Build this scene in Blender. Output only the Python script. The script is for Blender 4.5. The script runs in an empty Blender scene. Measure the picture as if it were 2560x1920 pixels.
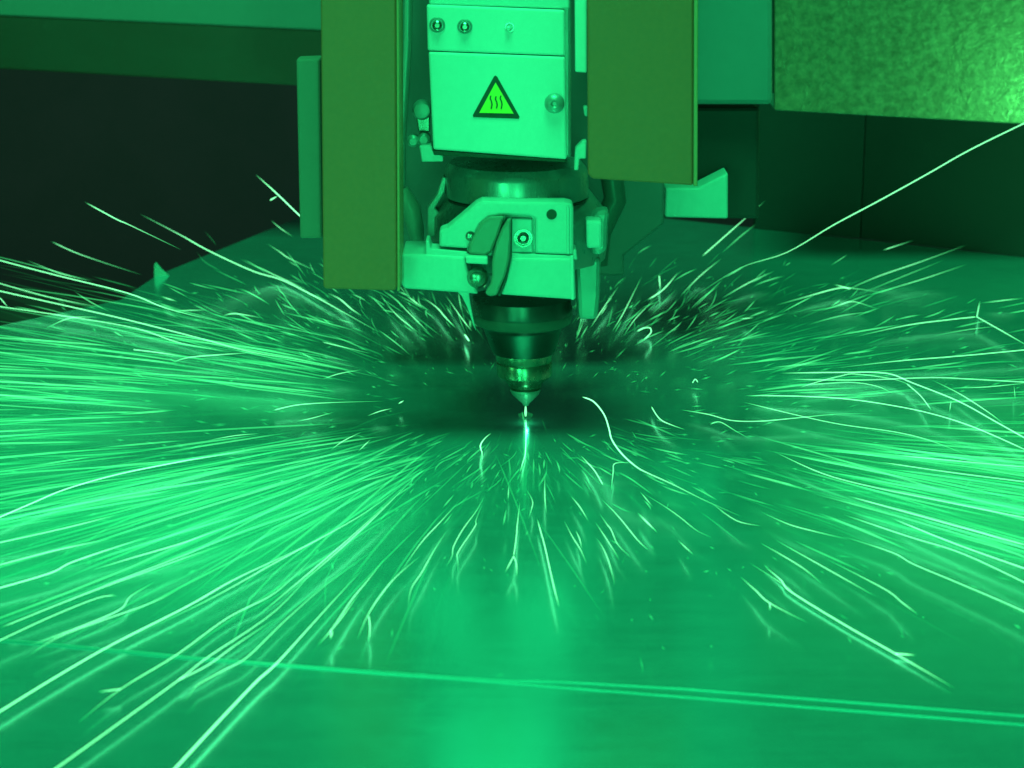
import bpy, bmesh, math, random
from mathutils import Vector, Matrix

random.seed(7)
S = bpy.context.scene
COL = S.collection

# ------------------------------------------------------------------ camera
F = 5200.0                       # focal length in photograph pixels (2560 wide)
PITCH = math.radians(15.0)
DIST = 1.5
_a = PITCH + math.atan(85 / F)
CAM = Vector((-34 / F * DIST, -DIST * math.cos(_a), DIST * math.sin(_a)))
cd = bpy.data.cameras.new("camera")
cam = bpy.data.objects.new("camera", cd); COL.objects.link(cam)
cam.location = CAM
cam.rotation_euler = (math.radians(90) - PITCH, 0, 0)
cd.sensor_width = 36; cd.lens = F / 2560 * 36
cd.clip_start = 0.05; cd.clip_end = 50
cd.dof.use_dof = True
cd.dof.focus_distance = 1.46
cd.dof.aperture_fstop = 13.0
S.camera = cam

# ------------------------------------------------------------------ world, lamps, exposure
w = bpy.data.worlds.new("World"); S.world = w; w.use_nodes = True
bg = w.node_tree.nodes["Background"]
bg.inputs[0].default_value = (0.02, 0.55, 0.20, 1)
bg.inputs[1].default_value = 0.055
S.view_settings.view_transform = 'Standard'
S.view_settings.look = 'None'
S.view_settings.exposure = 0
S.view_settings.gamma = 1
S.render.engine = 'CYCLES'
S.cycles.transparent_max_bounces = 48
S.cycles.max_bounces = 6
S.cycles.sample_clamp_indirect = 4

def lamp(name, loc, target, sx, sy, power, col=(0.020, 1, 0.27)):
    d = bpy.data.lights.new(name, 'AREA'); d.shape = 'RECTANGLE'
    d.size = sx; d.size_y = sy; d.energy = power; d.color = col
    o = bpy.data.objects.new(name, d); COL.objects.link(o)
    o.location = loc
    o.rotation_euler = (Vector(target) - Vector(loc)).to_track_quat('-Z', 'Y').to_euler()
    return o
lamp("unseen_lamp_front", (0.035, -1.16, 0.16), (0.0, 0, 0.12), 0.05, 0.3, 2.4)  # unseen lamp added for the bright stripes on drum and nozzle
lamp("unseen_lamp_left", (-0.55, -1.6, 0.30), (0.1, 0, 0.2), 0.35, 0.25, 5.0)  # unseen key lamp, set so the guard shades the gantry cover
lamp("unseen_lamp_top", (0.0, -0.5, 1.9), (0, -0.2, 0), 0.9, 0.6, 50)  # unseen overhead lamp added to brighten the sheet around the head's shadow
lamp("added_panel_lamp", (0.58, 0.26, 0.12), (0.50, 0.5, 0.30), 0.10, 0.10, 0.95, (0.05, 1, 0.22))  # unseen lamp added to brighten the gantry cover towards the right
lamp("back_left_lamp", (-0.75, -0.6, 0.28), (-0.5, 0.6, 0.2), 0.2, 0.2, 0.8, (0.06, 1, 0.25))  # area lamp at the left, aimed at the back

# ------------------------------------------------------------------ pixel -> world
def ray(px, py):
    x = (px - 1280) / F; y = -(py - 960) / F
    c, s = math.cos(PITCH), math.sin(PITCH)
    return Vector((x, c + y * s, -s + y * c))
def PY(px, py, Y):
    d = ray(px, py); return CAM + d * ((Y - CAM.y) / d.y)
def PZ(px, py, z):
    d = ray(px, py); return CAM + d * ((z - CAM.z) / d.z)
def scale_at(p):                     # metres per photograph pixel at a point
    c, s = math.cos(PITCH), math.sin(PITCH)
    return (p - CAM).dot(Vector((0, c, -s))) / F

# ------------------------------------------------------------------ materials
def new_mat(name):
    m = bpy.data.materials.new(name); m.use_nodes = True
    nt = m.node_tree; nt.nodes.clear()
    out = nt.nodes.new("ShaderNodeOutputMaterial")
    return m, nt, out
def surface(name, col, rough=0.45, metal=0.0, var=0.12, scale=60, bump=0.0, stretch=(1, 1, 1), rvar=0.1, coat=0.0, spec=0.5, big=None):
    m, nt, out = new_mat(name)
    N = nt.nodes; L = nt.links
    b = N.new("ShaderNodeBsdfPrincipled"); L.new(b.outputs[0], out.inputs[0])
    b.inputs["Metallic"].default_value = metal
    b.inputs["Specular IOR Level"].default_value = spec
    if coat: b.inputs["Coat Weight"].default_value = coat; b.inputs["Coat Roughness"].default_value = 0.15
    tc = N.new("ShaderNodeTexCoord"); mp = N.new("ShaderNodeMapping"); mp.inputs["Scale"].default_value = stretch
    L.new(tc.outputs["Object"], mp.inputs[0])
    nz = N.new("ShaderNodeTexNoise"); nz.inputs["Scale"].default_value = scale; nz.inputs["Detail"].default_value = 7
    nz.inputs["Roughness"].default_value = 0.62
    L.new(mp.outputs[0], nz.inputs["Vector"])
    n2 = N.new("ShaderNodeTexNoise"); n2.inputs["Scale"].default_value = big or scale * 0.16; n2.inputs["Detail"].default_value = 4
    L.new(mp.outputs[0], n2.inputs["Vector"])
    add = N.new("ShaderNodeMath"); add.operation = 'ADD'; L.new(nz.outputs[0], add.inputs[0]); L.new(n2.outputs[0], add.inputs[1])
    mr = N.new("ShaderNodeMapRange"); mr.inputs[1].default_value = 0.6; mr.inputs[2].default_value = 1.4
    mr.inputs[3].default_value = 1 - var; mr.inputs[4].default_value = 1 + var
    L.new(add.outputs[0], mr.inputs[0])
    mx = N.new("ShaderNodeVectorMath"); mx.operation = 'SCALE'; mx.inputs[0].default_value = col
    L.new(mr.outputs[0], mx.inputs["Scale"]); L.new(mx.outputs[0], b.inputs["Base Color"])
    rr = N.new("ShaderNodeMapRange"); rr.inputs[1].default_value = 0.6; rr.inputs[2].default_value = 1.4
    rr.inputs[3].default_value = max(0.02, rough - rvar); rr.inputs[4].default_value = rough + rvar
    L.new(add.outputs[0], rr.inputs[0]); L.new(rr.outputs[0], b.inputs["Roughness"])
    if bump:
        bp = N.new("ShaderNodeBump"); bp.inputs["Strength"].default_value = bump; bp.inputs["Distance"].default_value = 0.001
        L.new(nz.outputs[0], bp.inputs["Height"]); L.new(bp.outputs[0], b.inputs["Normal"])
    return m

M = {}
M['white'] = surface('white_enamel', (0.76, 0.78, 0.78), 0.38, 0, 0.07, 120, 0.05, big=14)
M['alu'] = surface('bright_aluminium', (0.60, 0.63, 0.62), 0.45, 0.15, 0.09, 150, 0.06, big=20)
M['alu_dull'] = surface('dull_aluminium', (0.42, 0.43, 0.42), 0.42, 0.4, 0.12, 120, 0.08)
M['orange'] = surface('orange_paint', (0.82, 0.13, 0.06), 0.5, 0, 0.10, 260, 0.12, rvar=0.08, big=9)
M['orange_edge'] = surface('highlight_orange_edge', (0.95, 0.30, 0.16), 0.5, 0, 0.08, 200)  # lighter orange paints the highlight along the folded guard edges
M['beam'] = surface('shaded_beam_paint', (0.30, 0.10, 0.085), 0.55, 0, 0.1, 40)  # colour darkened because the recessed lower panel is less lit
M['housing'] = surface('housing_paint', (0.045, 0.024, 0.028), 0.6, 0, 0.1, 8)
M['dark'] = surface('dark_enamel', (0.05, 0.022, 0.025), 0.55, 0, 0.15, 40)
M['black'] = surface('black_anodised', (0.11, 0.10, 0.10), 0.30, 0.8, 0.12, 80)
M['steel'] = surface('nozzle_steel', (0.33, 0.30, 0.27), 0.24, 0.85, 0.1, 120, 0.05)
M['brass'] = surface('nozzle_brass', (0.36, 0.33, 0.26), 0.24, 0.85, 0.1, 120, 0.05)
M['drum'] = surface('drum_metal', (0.36, 0.36, 0.36), 0.30, 0.5, 0.08, 200, 0.06, stretch=(1, 1, 0.2))
M['grey'] = surface('grey_paint', (0.30, 0.27, 0.26), 0.5, 0, 0.08, 100, 0.05)
M['pale'] = surface('plate_paint', (0.30, 0.25, 0.27), 0.5, 0, 0.08, 60, 0.05)
M['teal'] = surface('pale_grey_paint', (0.28, 0.19, 0.20), 0.5, 0, 0.08, 60, 0.05)
M['back'] = surface('dull_back_plate', (0.22, 0.14, 0.15), 0.55, 0, 0.12, 30)
M['strip'] = surface('strip_paint', (0.32, 0.19, 0.17), 0.5, 0, 0.08, 100, 0.05)
M['void'] = surface('dark_void', (0.5, 0.032, 0.085), 0.8, 0, 0.3, 6)  # uneven dark tone for the floor and rear wall
M['yellow'] = surface('label_yellow', (0.98, 0.85, 0.04), 0.4, 0, 0.05, 100)
M['ink'] = surface('label_ink', (0.03, 0.04, 0.02), 0.5, 0, 0.05, 100)
M['rubber'] = surface('black_hose', (0.11, 0.10, 0.09), 0.4, 0, 0.12, 60)
M['strap'] = surface('dull_green_strap', (0.30, 0.25, 0.22), 0.38, 0.1, 0.15, 60)

def sheet_mat():
    m, nt, out = new_mat('rolled_sheet_steel')
    N = nt.nodes; L = nt.links
    b = N.new("ShaderNodeBsdfPrincipled"); L.new(b.outputs[0], out.inputs[0])
    tc = N.new("ShaderNodeTexCoord")
    def noise(sc, st, det=6):
        mp = N.new("ShaderNodeMapping"); mp.inputs["Scale"].default_value = st
        L.new(tc.outputs["Object"], mp.inputs[0])
        n = N.new("ShaderNodeTexNoise"); n.inputs["Scale"].default_value = sc; n.inputs["Detail"].default_value = det
        n.inputs["Roughness"].default_value = 0.6
        L.new(mp.outputs[0], n.inputs["Vector"]); return n.outputs[0]
    a = noise(9, (1, 1, 1)); c = noise(30, (0.35, 4, 1)); d = noise(420, (1, 1, 1), 3); e = noise(45, (1, 1, 1), 5)
    def mm(op, x, y):
        q = N.new("ShaderNodeMath"); q.operation = op
        for i, v in enumerate((x, y)):
            if isinstance(v, (int, float)): q.inputs[i].default_value = v
            else: L.new(v, q.inputs[i])
        return q.outputs[0]
    s = mm('ADD', mm('ADD', a, c), mm('ADD', e, mm('MULTIPLY', d, 0.6)))
    def rng(x, lo, hi, a_, b_):
        r = N.new("ShaderNodeMapRange"); r.inputs[1].default_value = lo; r.inputs[2].default_value = hi
        r.inputs[3].default_value = a_; r.inputs[4].default_value = b_; L.new(x, r.inputs[0]); return r.outputs[0]
    v = N.new("ShaderNodeVectorMath"); v.operation = 'SCALE'; v.inputs[0].default_value = (0.30, 0.68, 0.74)
    L.new(rng(s, 1.3, 2.3, 0.88, 1.1), v.inputs["Scale"]); L.new(v.outputs[0], b.inputs["Base Color"])
    L.new(rng(s, 1.3, 2.3, 0.17, 0.25), b.inputs["Roughness"])
    b.inputs["Metallic"].default_value = 0.72
    bp = N.new("ShaderNodeBump"); bp.inputs["Strength"].default_value = 0.1; bp.inputs["Distance"].default_value = 0.0004
    L.new(mm('ADD', c, mm('MULTIPLY', e, 1.5)), bp.inputs["Height"]); L.new(bp.outputs[0], b.inputs["Normal"])
    return m
M['sheet'] = sheet_mat()
M['edge'] = surface('sheared_edge', (0.5, 0.7, 0.68), 0.4, 0.2, 0.12, 80, stretch=(1, 1, 1))

def galv_mat():
    m, nt, out = new_mat('galvanised_spangle')
    N = nt.nodes; L = nt.links
    b = N.new("ShaderNodeBsdfPrincipled"); L.new(b.outputs[0], out.inputs[0])
    tc = N.new("ShaderNodeTexCoord")
    vo = N.new("ShaderNodeTexVoronoi"); vo.inputs["Scale"].default_value = 240
    nz = N.new("ShaderNodeTexNoise"); nz.inputs["Scale"].default_value = 28; nz.inputs["Detail"].default_value = 8
    mxv = N.new("ShaderNodeMix"); mxv.data_type = 'VECTOR'; mxv.inputs[0].default_value = 0.04
    L.new(tc.outputs["Object"], mxv.inputs[4]); L.new(nz.outputs["Color"], mxv.inputs[5])
    L.new(tc.outputs["Object"], nz.inputs["Vector"]); L.new(mxv.outputs[1], vo.inputs["Vector"])
    r = N.new("ShaderNodeMapRange"); r.inputs[1].default_value = 0.0; r.inputs[2].default_value = 1.0
    r.inputs[3].default_value = 0.3; r.inputs[4].default_value = 0.5
    sp = N.new("ShaderNodeSeparateColor"); L.new(vo.outputs["Color"], sp.inputs[0]); L.new(sp.outputs[0], r.inputs[0])
    L.new(r.outputs[0], b.inputs["Roughness"])
    n3 = N.new("ShaderNodeTexNoise"); n3.inputs["Scale"].default_value = 170; n3.inputs["Detail"].default_value = 6
    L.new(tc.outputs["Object"], n3.inputs["Vector"])
    rc = N.new("ShaderNodeMapRange"); rc.inputs[1].default_value = 0.35; rc.inputs[2].default_value = 0.7
    rc.inputs[3].default_value = 0.8; rc.inputs[4].default_value = 1.35; L.new(n3.outputs[0], rc.inputs[0])
    v = N.new("ShaderNodeVectorMath"); v.operation = 'SCALE'; v.inputs[0].default_value = (0.40, 0.19, 0.13)
    L.new(rc.outputs[0], v.inputs["Scale"]); L.new(v.outputs[0], b.inputs["Base Color"])
    b.inputs["Metallic"].default_value = 0.45
    bp = N.new("ShaderNodeBump"); bp.inputs["Strength"].default_value = 0.22; bp.inputs["Distance"].default_value = 0.0008
    ad = N.new("ShaderNodeMath"); ad.operation = 'ADD'; L.new(vo.outputs["Distance"], ad.inputs[0]); L.new(n3.outputs[0], ad.inputs[1])
    L.new(ad.outputs[0], bp.inputs["Height"]); L.new(bp.outputs[0], b.inputs["Normal"])
    return m
M['galv'] = galv_mat()

def glow_mat():
    m, nt, out = new_mat('incandescent_spark')
    N = nt.nodes; L = nt.links
    at = N.new("ShaderNodeAttribute"); at.attribute_name = "glow"
    e = N.new("ShaderNodeEmission")
    mc = N.new("ShaderNodeMix"); mc.data_type = 'RGBA'
    mc.inputs[6].default_value = (0.01, 1, 0.20, 1); mc.inputs[7].default_value = (0.20, 1, 0.38, 1)
    ml = N.new('ShaderNodeMath'); ml.operation = 'MULTIPLY'; ml.use_clamp = True; ml.inputs[1].default_value = 1.5
    L.new(at.outputs["Fac"], ml.inputs[0]); L.new(ml.outputs[0], mc.inputs[0]); L.new(mc.outputs[2], e.inputs[0])
    L.new(at.outputs["Fac"], e.inputs[1])
    t = N.new("ShaderNodeBsdfTransparent"); a = N.new("ShaderNodeAddShader")
    L.new(t.outputs[0], a.inputs[0]); L.new(e.outputs[0], a.inputs[1]); L.new(a.outputs[0], out.inputs[0])
    m.cycles.emission_sampling = 'NONE'
    return m
M['spark'] = glow_mat()

# ------------------------------------------------------------------ object helpers
def props(o, label=None, cat=None, group=None, kind=None):
    if label: o['label'] = label
    if cat: o['category'] = cat
    if group: o['group'] = group
    if kind: o['kind'] = kind
    return o
def obj(name, verts, faces, mat, parent=None, smooth=None, bevel=0.0):
    me = bpy.data.meshes.new(name)
    org = sum((Vector(v) for v in verts), Vector()) / len(verts)
    me.from_pydata([tuple(Vector(v) - org) for v in verts], [], faces)
    bm = bmesh.new(); bm.from_mesh(me); bmesh.ops.recalc_face_normals(bm, faces=bm.faces); bm.to_mesh(me); bm.free()
    me.materials.append(mat)
    o = bpy.data.objects.new(name, me); COL.objects.link(o); o.location = org
    if parent:
        o.parent = parent
        base = Vector(parent.get('_w', (0, 0, 0)))
        o.location = org - base
    o['_w'] = tuple(org)
    if smooth is not None:
        me.shade_smooth(); me.set_sharp_from_angle(angle=math.radians(smooth))
    if bevel:
        b = o.modifiers.new("bevel", 'BEVEL'); b.width = bevel; b.segments = 2; b.limit_method = 'ANGLE'
        b.angle_limit = math.radians(35); b.use_clamp_overlap = True
    return o
def thing(name, loc, label, cat, group=None):
    o = bpy.data.objects.new(name, None); COL.objects.link(o); o.location = loc; o['_w'] = tuple(loc)
    o.empty_display_size = 0.02
    return props(o, label, cat, group)
def prism_pts(front, back):
    n = len(front)
    v = list(front) + list(back)
    f = [list(range(n)), list(range(2 * n - 1, n - 1, -1))]
    for i in range(n):
        j = (i + 1) % n
        f.append([i, j, n + j, n + i])
    return v, f
def prism(name, pts, Yf, depth, mat, parent=None, bevel=0.0008):
    """upright plate: an outline on the vertical plane y = Yf, with real thickness behind it"""
    fr = [PY(x, y, Yf) for x, y in pts]
    bk = [p + Vector((0, depth, 0)) for p in fr]
    v, f = prism_pts(fr, bk)
    return obj(name, v, f, mat, parent, bevel=bevel)
def slab(name, pts, ztop, th, mat, parent=None, bevel=0.0):
    tp = [PZ(x, y, ztop) if not isinstance(x, Vector) else x for x, y in pts]
    bt = [p - Vector((0, 0, th)) for p in tp]
    v, f = prism_pts(tp, bt)
    return obj(name, v, f, mat, parent, bevel=bevel)
def box(name, c, s, mat, parent=None, bevel=0.0):
    x, y, z = s[0] / 2, s[1] / 2, s[2] / 2
    fr = [Vector(c) + Vector(q) for q in ((-x, -y, -z), (x, -y, -z), (x, -y, z), (-x, -y, z))]
    bk = [p + Vector((0, 2 * y, 0)) for p in fr]
    v, f = prism_pts(fr, bk)
    return obj(name, v, f, mat, parent, bevel=bevel)
def lathe(name, prof, axis_px, mat, parent=None, Y=0.0, seg=56, smooth=35, cap=True):
    """prof: (py, half width in px); axis_px: function py -> px of the axis, on the plane y = Y"""
    v = []; f = []
    for py, hw in prof:
        c = PY(axis_px(py), py, Y); r = max(hw, 0.05) * scale_at(c)
        for k in range(seg):
            a = 2 * math.pi * k / seg
            v.append(c + Vector((r * math.cos(a), r * math.sin(a), 0)))
    n = len(prof)
    for i in range(n - 1):
        for k in range(seg):
            q = (k + 1) % seg
            f.append([i * seg + k, i * seg + q, (i + 1) * seg + q, (i + 1) * seg + k])
    if cap:
        f.append(list(range(seg))); f.append([(n - 1) * seg + k for k in range(seg)])
    return obj(name, v, f, mat, parent, smooth=smooth)
def disc_y(name, px, py, Yf, prof, mat, parent=None, seg=28, smooth=35):
    """turned piece whose axis points at the viewer's side: prof = (dy forward in m, radius px)"""
    c = PY(px, py, Yf); s = scale_at(c); v = []; f = []
    for dy, r in prof:
        if (dy, r) == tuple(prof[0]): dy -= 0.0006
        for k in range(seg):
            a = 2 * math.pi * k / seg
            v.append(c + Vector((r * s * math.cos(a), -dy, r * s * math.sin(a))))
    n = len(prof)
    for i in range(n - 1):
        for k in range(seg):
            q = (k + 1) % seg
            f.append([i * seg + k, i * seg + q, (i + 1) * seg + q, (i + 1) * seg + k])
    f.append(list(range(seg))); f.append([(n - 1) * seg + k for k in range(seg)])
    return obj(name, v, f, mat, parent, smooth=smooth)
def tube(name, pts, rad, mat, parent=None, seg=12):
    pts = [Vector(p) for p in pts]; v = []; f = []
    for i, p in enumerate(pts):
        t = (pts[min(i + 1, len(pts) - 1)] - pts[max(i - 1, 0)]).normalized()
        u = t.cross(Vector((0, 1, 0.1))).normalized(); w_ = t.cross(u)
        r = rad[i] if isinstance(rad, (list, tuple)) else rad
        for k in range(seg):
            a = 2 * math.pi * k / seg
            v.append(p + u * math.cos(a) * r + w_ * math.sin(a) * r)
    for i in range(len(pts) - 1):
        for k in range(seg):
            q = (k + 1) % seg
            f.append([i * seg + k, i * seg + q, (i + 1) * seg + q, (i + 1) * seg + k])
    f.append(list(range(seg))); f.append([(len(pts) - 1) * seg + k for k in range(seg)])
    return obj(name, v, f, mat, parent, smooth=50)

# ------------------------------------------------------------------ setting: floor pit, rear wall
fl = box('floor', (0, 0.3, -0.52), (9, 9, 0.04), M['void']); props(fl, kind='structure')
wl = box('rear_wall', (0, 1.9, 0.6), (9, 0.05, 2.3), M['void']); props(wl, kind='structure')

# stack of metal sheets
def G(x, y, z=0.0): return PZ(x, y, z)
T = 0.0005
far = [(-900, 1010), (300, 752), (392, 690), (720, 556), (900, 490), (1640, 545), (1900, 573), (3400, 735)]
near_top = [(3400, 1842), (2560, 1787), (1700, 1719), (1390, 1701), (1264, 1699), (900, 1673), (504, 1642.5), (138, 1608), (-900, 1519.5)]
near_mid = [(3400, 1862), (2560, 1809), (1700, 1739), (1264, 1705), (900, 1676), (504, 1644), (138, 1609), (-900, 1520)]
def sheet(name, near, z, label, dz):
    tp = [PZ(x, y, z) for x, y in far] + [PZ(x, y, z) for x, y in near]
    tp = [Vector((p.x, p.y + (dz if i < len(far) else 0), p.z)) for i, p in enumerate(tp)]
    bt = [p - Vector((0, 0, T)) for p in tp]
    n = len(tp)
    root = thing(name, tp[0] * 0.5 + tp[n // 2] * 0.5, label, 'metal sheet')
    o = obj('plate', tp + bt, [list(range(n)), list(range(2 * n - 1, n - 1, -1))], M['sheet'], root)
    # sheared edge along the near side, the bare bright cut
    k0 = len(far); fr = []; fs = []
    for i in range(k0, n):
        fr.append(tp[i] + Vector((0, -0.0003, 0))); fr.append(bt[i] + Vector((0, -0.0003, 0)))
    for i in range(n - k0 - 1):
        fs.append([2 * i, 2 * i + 1, 2 * i + 3, 2 * i + 2])
    obj('cut_edge', fr, fs, M['edge'], root)
    return root
sheet('metal_sheet', near_top, 0.0, 'topmost thin bright steel sheet lying under the cutting nozzle', 0)
sheet('metal_sheet', near_mid, -T - 0.00005, 'second steel sheet whose bright edge peeks out below the topmost sheet', 0.004)
base_pts = [PZ(x, y, -2 * T - 0.0001) for x, y in far] + [Vector((1.6, -1.25, -2 * T - 0.0001)), Vector((-1.6, -1.25, -2 * T - 0.0001))]
bt = [p - Vector((0, 0, 0.003)) for p in base_pts]
v, f = prism_pts(base_pts, bt)
o = obj('metal_sheet', v, f, M['sheet']); props(o, 'lowest steel sheet filling the foreground below the bright sheet edges', 'metal sheet')
# little standing tab on the far left rim
a = PZ(392, 690, 0)
o = prism('sheet_tab', [(384, 696), (384, 662), (390, 655), (404, 672), (424, 690)], a.y, 0.002, M['alu_dull'])
props(o, 'small bent metal tab standing on the far left rim of the sheet', 'metal tab')

# ------------------------------------------------------------------ gantry behind
g = thing('gantry_beam', PY(300, 100, 0.6), 'long horizontal grey gantry beam behind the head at upper left', 'machine beam')
prism('upper_panel', [(-700, 8), (-700, -500), (1200, -500), (1200, 94), (795, 76)], 0.58, 0.12, M['teal'], g, 0.002)
prism('lower_panel', [(-700, 133), (-700, 6), (1200, 92), (1200, 240)], 0.64, 0.3, M['beam'], g, 0.002)

g = thing('gantry_cover', PY(2200, 100, 0.5), 'mottled galvanised gantry cover panel at the upper right corner', 'machine panel')
prism('panel', [(1936, -500), (1936, 275), (2560, 310), (3300, 352), (3300, -500)], 0.50, 0.004, M['galv'], g, 0.001)
prism('return_flange', [(1938, 271), (2560, 306), (3300, 348), (3300, 352), (2560, 310), (1938, 275)], 0.504, 0.12, M['grey'], g, 0)

g = thing('rear_housing', PZ(2300, 620, 0), 'dark machine housing standing behind the sheet under the mottled panel', 'machine housing')
p0 = PZ(1888, 571, 0.0); p1 = PZ(2150, 596, 0.0); p2 = PZ(3400, 735, 0.0)
def wallpiece(name, a, b, zt, mat, th=0.02):
    fr = [a, b, b + Vector((0, 0, zt)), a + Vector((0, 0, zt))]
    bk = [p + Vector((0, th, 0)) for p in fr]
    v, f = prism_pts(fr, bk); return obj(name, v, f, mat, g)
wallpiece('side_panel', p0, p1, 0.42, M['housing'])
wallpiece('door_panel', p1 + Vector((0.001, 0.0, 0)), p2, 0.42, M['dark'])

# carriage plates behind head, right side
g = thing('carriage_plate', PY(1840, 130, 0.2), 'tall pale grey carriage plate right of the wide orange guard', 'machine plate')
prism('plate', [(1700, -500), (1932, -500), (1932, 262), (1700, 262)], 0.22, 0.012, M['pale'], g, 0.004)
g = thing('motor_box', PY(1820, 400, 0.2), 'dark shaded box hanging below the pale carriage plate', 'machine box')
prism('box', [(1640, 268), (1900, 268), (1898, 548), (1640, 546)], 0.24, 0.08, M['dark'], g, 0.003)
o = prism('bright_block', [(1664, 470), (1745, 470), (1820, 432), (1820, 547), (1662, 543)], 0.20, 0.03, M['alu'], None, 0.0015)  # only the lit part of the block, its slanted top follows a shadow edge
o.name = 'lit_block'; props(o, 'lit part of a metal block, cut along a slanted shadow, below the wide orange guard', 'metal block')

# carriage back plate behind head
g = thing('cable_carrier', PY(1230, 200, 0.13), 'dark carriage back plate and cable run behind the cutting head', 'machine plate')
prism('plate', [(930, -1500), (1660, -1500), (1660, 560), (1560, 640), (1560, 690), (1000, 690), (930, 640)], 0.13, 0.02, M['back'], g, 0.002)
tube('pipe', [PY(1020, -60, 0.05), PY(1018, 100, 0.05), PY(1012, 210, 0.05), PY(1004, 330, 0.05), PY(1002, 460, 0.05)], 0.0035, M['alu_dull'], g)
tube('cable', [PY(1010, 470, 0.05), PY(1026, 520, 0.05), PY(1040, 575, 0.05), PY(1048, 640, 0.05)], [0.003, 0.0075, 0.006, 0.003], M['strap'], g)
tube('cable', [PY(1530, 440, 0.06), PY(1538, 500, 0.06), PY(1500, 580, 0.06), PY(1490, 660, 0.06)], 0.0085, M['rubber'], g)

# guards in front
g = thing('guard_plate', PY(900, 720, -0.09), 'narrow orange guard plate left of the cutting head', 'guard plate')
prism('face', [(798, -400), (988, -400), (992, 720), (986, 727), (812, 722), (808, 715)], -0.10, 0.006, M['orange'], g, 0.0012)
prism('folded_edge', [(989, -400), (996, -400), (1000, 727), (993, 729)], -0.0985, 0.05, M['orange_edge'], g, 0.0006)
g = thing('guard_plate', PY(1600, 450, -0.09), 'wide orange guard plate right of the cutting head', 'guard plate')
prism('face', [(1467, -400), (1734, -400), (1732, 464), (1482, 447), (1470, 436)], -0.10, 0.006, M['orange'], g, 0.0012)
prism('folded_edge', [(1735, -400), (1747, -400), (1744, 466), (1733, 465)], -0.0985, 0.06, M['orange_edge'], g, 0.0008)
o = prism('side_strip', [(740, 148), (800, 146), (806, 596), (750, 596)], -0.06, 0.02, M['strip'], None, 0.0015)
props(o, 'short pale strip plate fixed behind the left edge of the narrow orange guard', 'metal strip')

# ------------------------------------------------------------------ the cutting head
H = thing('laser_cutting_head', PY(1300, 700, 0), 'bright metal laser cutting head with hot surface warning label and conical nozzle', 'cutting head')
YF = -0.055
prism('rear_body', [(1072, -1300), (1428, -1300), (1428, 395), (1085, 380)], YF + 0.012, 0.075, M['alu_dull'], H, 0.002)
prism('top_block', [(1072, -300), (1426, -300), (1424, 23), (1072, 11)], YF + 0.004, 0.02, M['alu'], H, 0.0012)
prism('top_cover', [(1066, 12), (1412, 26), (1413, 140), (1069, 127)], YF, 0.012, M['white'], H, 0.0014)
prism('front_cover', [(1071, 130), (1413, 143), (1417, 399), (1083, 374)], YF - 0.0015, 0.012, M['white'], H, 0.0014)
prism('cover_shadow_strip', [(1081, 375), (1415, 399), (1415, 406), (1085, 388)], YF + 0.001, 0.01, M['ink'], H, 0.0004)  # dark strip painting the shadow under the front cover
# screws
for (x, y, r) in ((1093, 62, 20), (1162, 66, 19)):
    disc_y('screw_washer', x, y, YF + 0.0005, [(0, r), (0.0012, r), (0.0016, r - 3), (0.0004, r - 5)], M['alu_dull'], H)
    disc_y('socket_screw', x, y + 1, YF + 0.0005, [(0, r * .62), (0.0030, r * .6), (0.0038, r * .42), (0.0020, r * .3)], M['steel'], H)
disc_y('pin_hole', 1274, 68, YF + 0.0004, [(0, 12), (0.0008, 12), (0.0008, 9), (0.0003, 8)], M['steel'], H)
disc_y('pin', 1271, 72, YF, [(0, 8), (0.002, 7), (0.0028, 4)], M['alu'], H)  # pale disc put in for the glint inside the hole
disc_y('cover_screw', 1386, 258, YF - 0.0015, [(0, 25), (0.0018, 25), (0.0042, 19), (0.0052, 10), (0.0045, 8), (0.0038, 5)], M['alu_dull'], H)
# warning label (printed film)
YL = YF - 0.0015 - 0.0004
lab = prism('warning_label', [(1239, 189), (1243, 192), (1299, 292), (1297, 297), (1183, 293), (1182, 288), (1235, 191)], YL, 0.0003, M['ink'], H, 0)
def sub(name, pts, Yf, mat): return prism(name, pts, Yf, 0.0002, mat, lab, 0)
sub('label_field', [(1239, 206), (1284, 284), (1198, 282)], YL - 0.0003, M['yellow'])
for dx, k in ((0, 1.1), (13, 1.0), (25, 1.1)):
    x0 = 1227 + dx; y0 = 258 - 17 * k
    L_ = [(x0, y0), (x0 - 1.5, y0 + 7), (x0 + 2, y0 + 15), (x0 + 3, y0 + 22), (x0 + 1, y0 + 30 * k)]
    sub('heat_wave', [(p - 1.6, q) for p, q in L_] + [(p + 1.6, q) for p, q in reversed(L_)], YL - 0.0006, M['ink'])
# side fittings on the left
disc_y('side_knob', 1056, 272, YF + 0.02, [(0, 24), (0.008, 24), (0.010, 19), (0.0105, 9)], M['alu_dull'], H)
prism('knob_neck', [(1040, 290), (1075, 290), (1075, 330), (1046, 330)], YF + 0.022, 0.01, M['steel'], H)
disc_y('side_screw', 1034, 350, YF + 0.018, [(0, 16), (0.006, 15), (0.008, 9)], M['alu_dull'], H)
disc_y('side_screw', 1060, 346, YF + 0.020, [(0, 18), (0.006, 17), (0.008, 10)], M['alu_dull'], H)
prism('corner_bracket', [(1048, 366), (1078, 362), (1082, 376), (1108, 390), (1108, 404), (1054, 405)], YF + 0.004, 0.02, M['alu'], H)
# right strip
prism('light_strip', [(1435, -300), (1467, -300), (1467, 182), (1438, 180)], YF + 0.005, 0.012, M['white'], H)
prism('small_clip', [(1458, 266), (1469, 266), (1469, 292), (1461, 290)], YF + 0.01, 0.008, M['alu'], H)
prism('hook_bracket', [(1457, 352), (1467, 352), (1465, 397), (1449, 397), (1446, 426), (1435, 426), (1438, 371)], YF + 0.006, 0.01, M['alu'], H)
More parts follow.
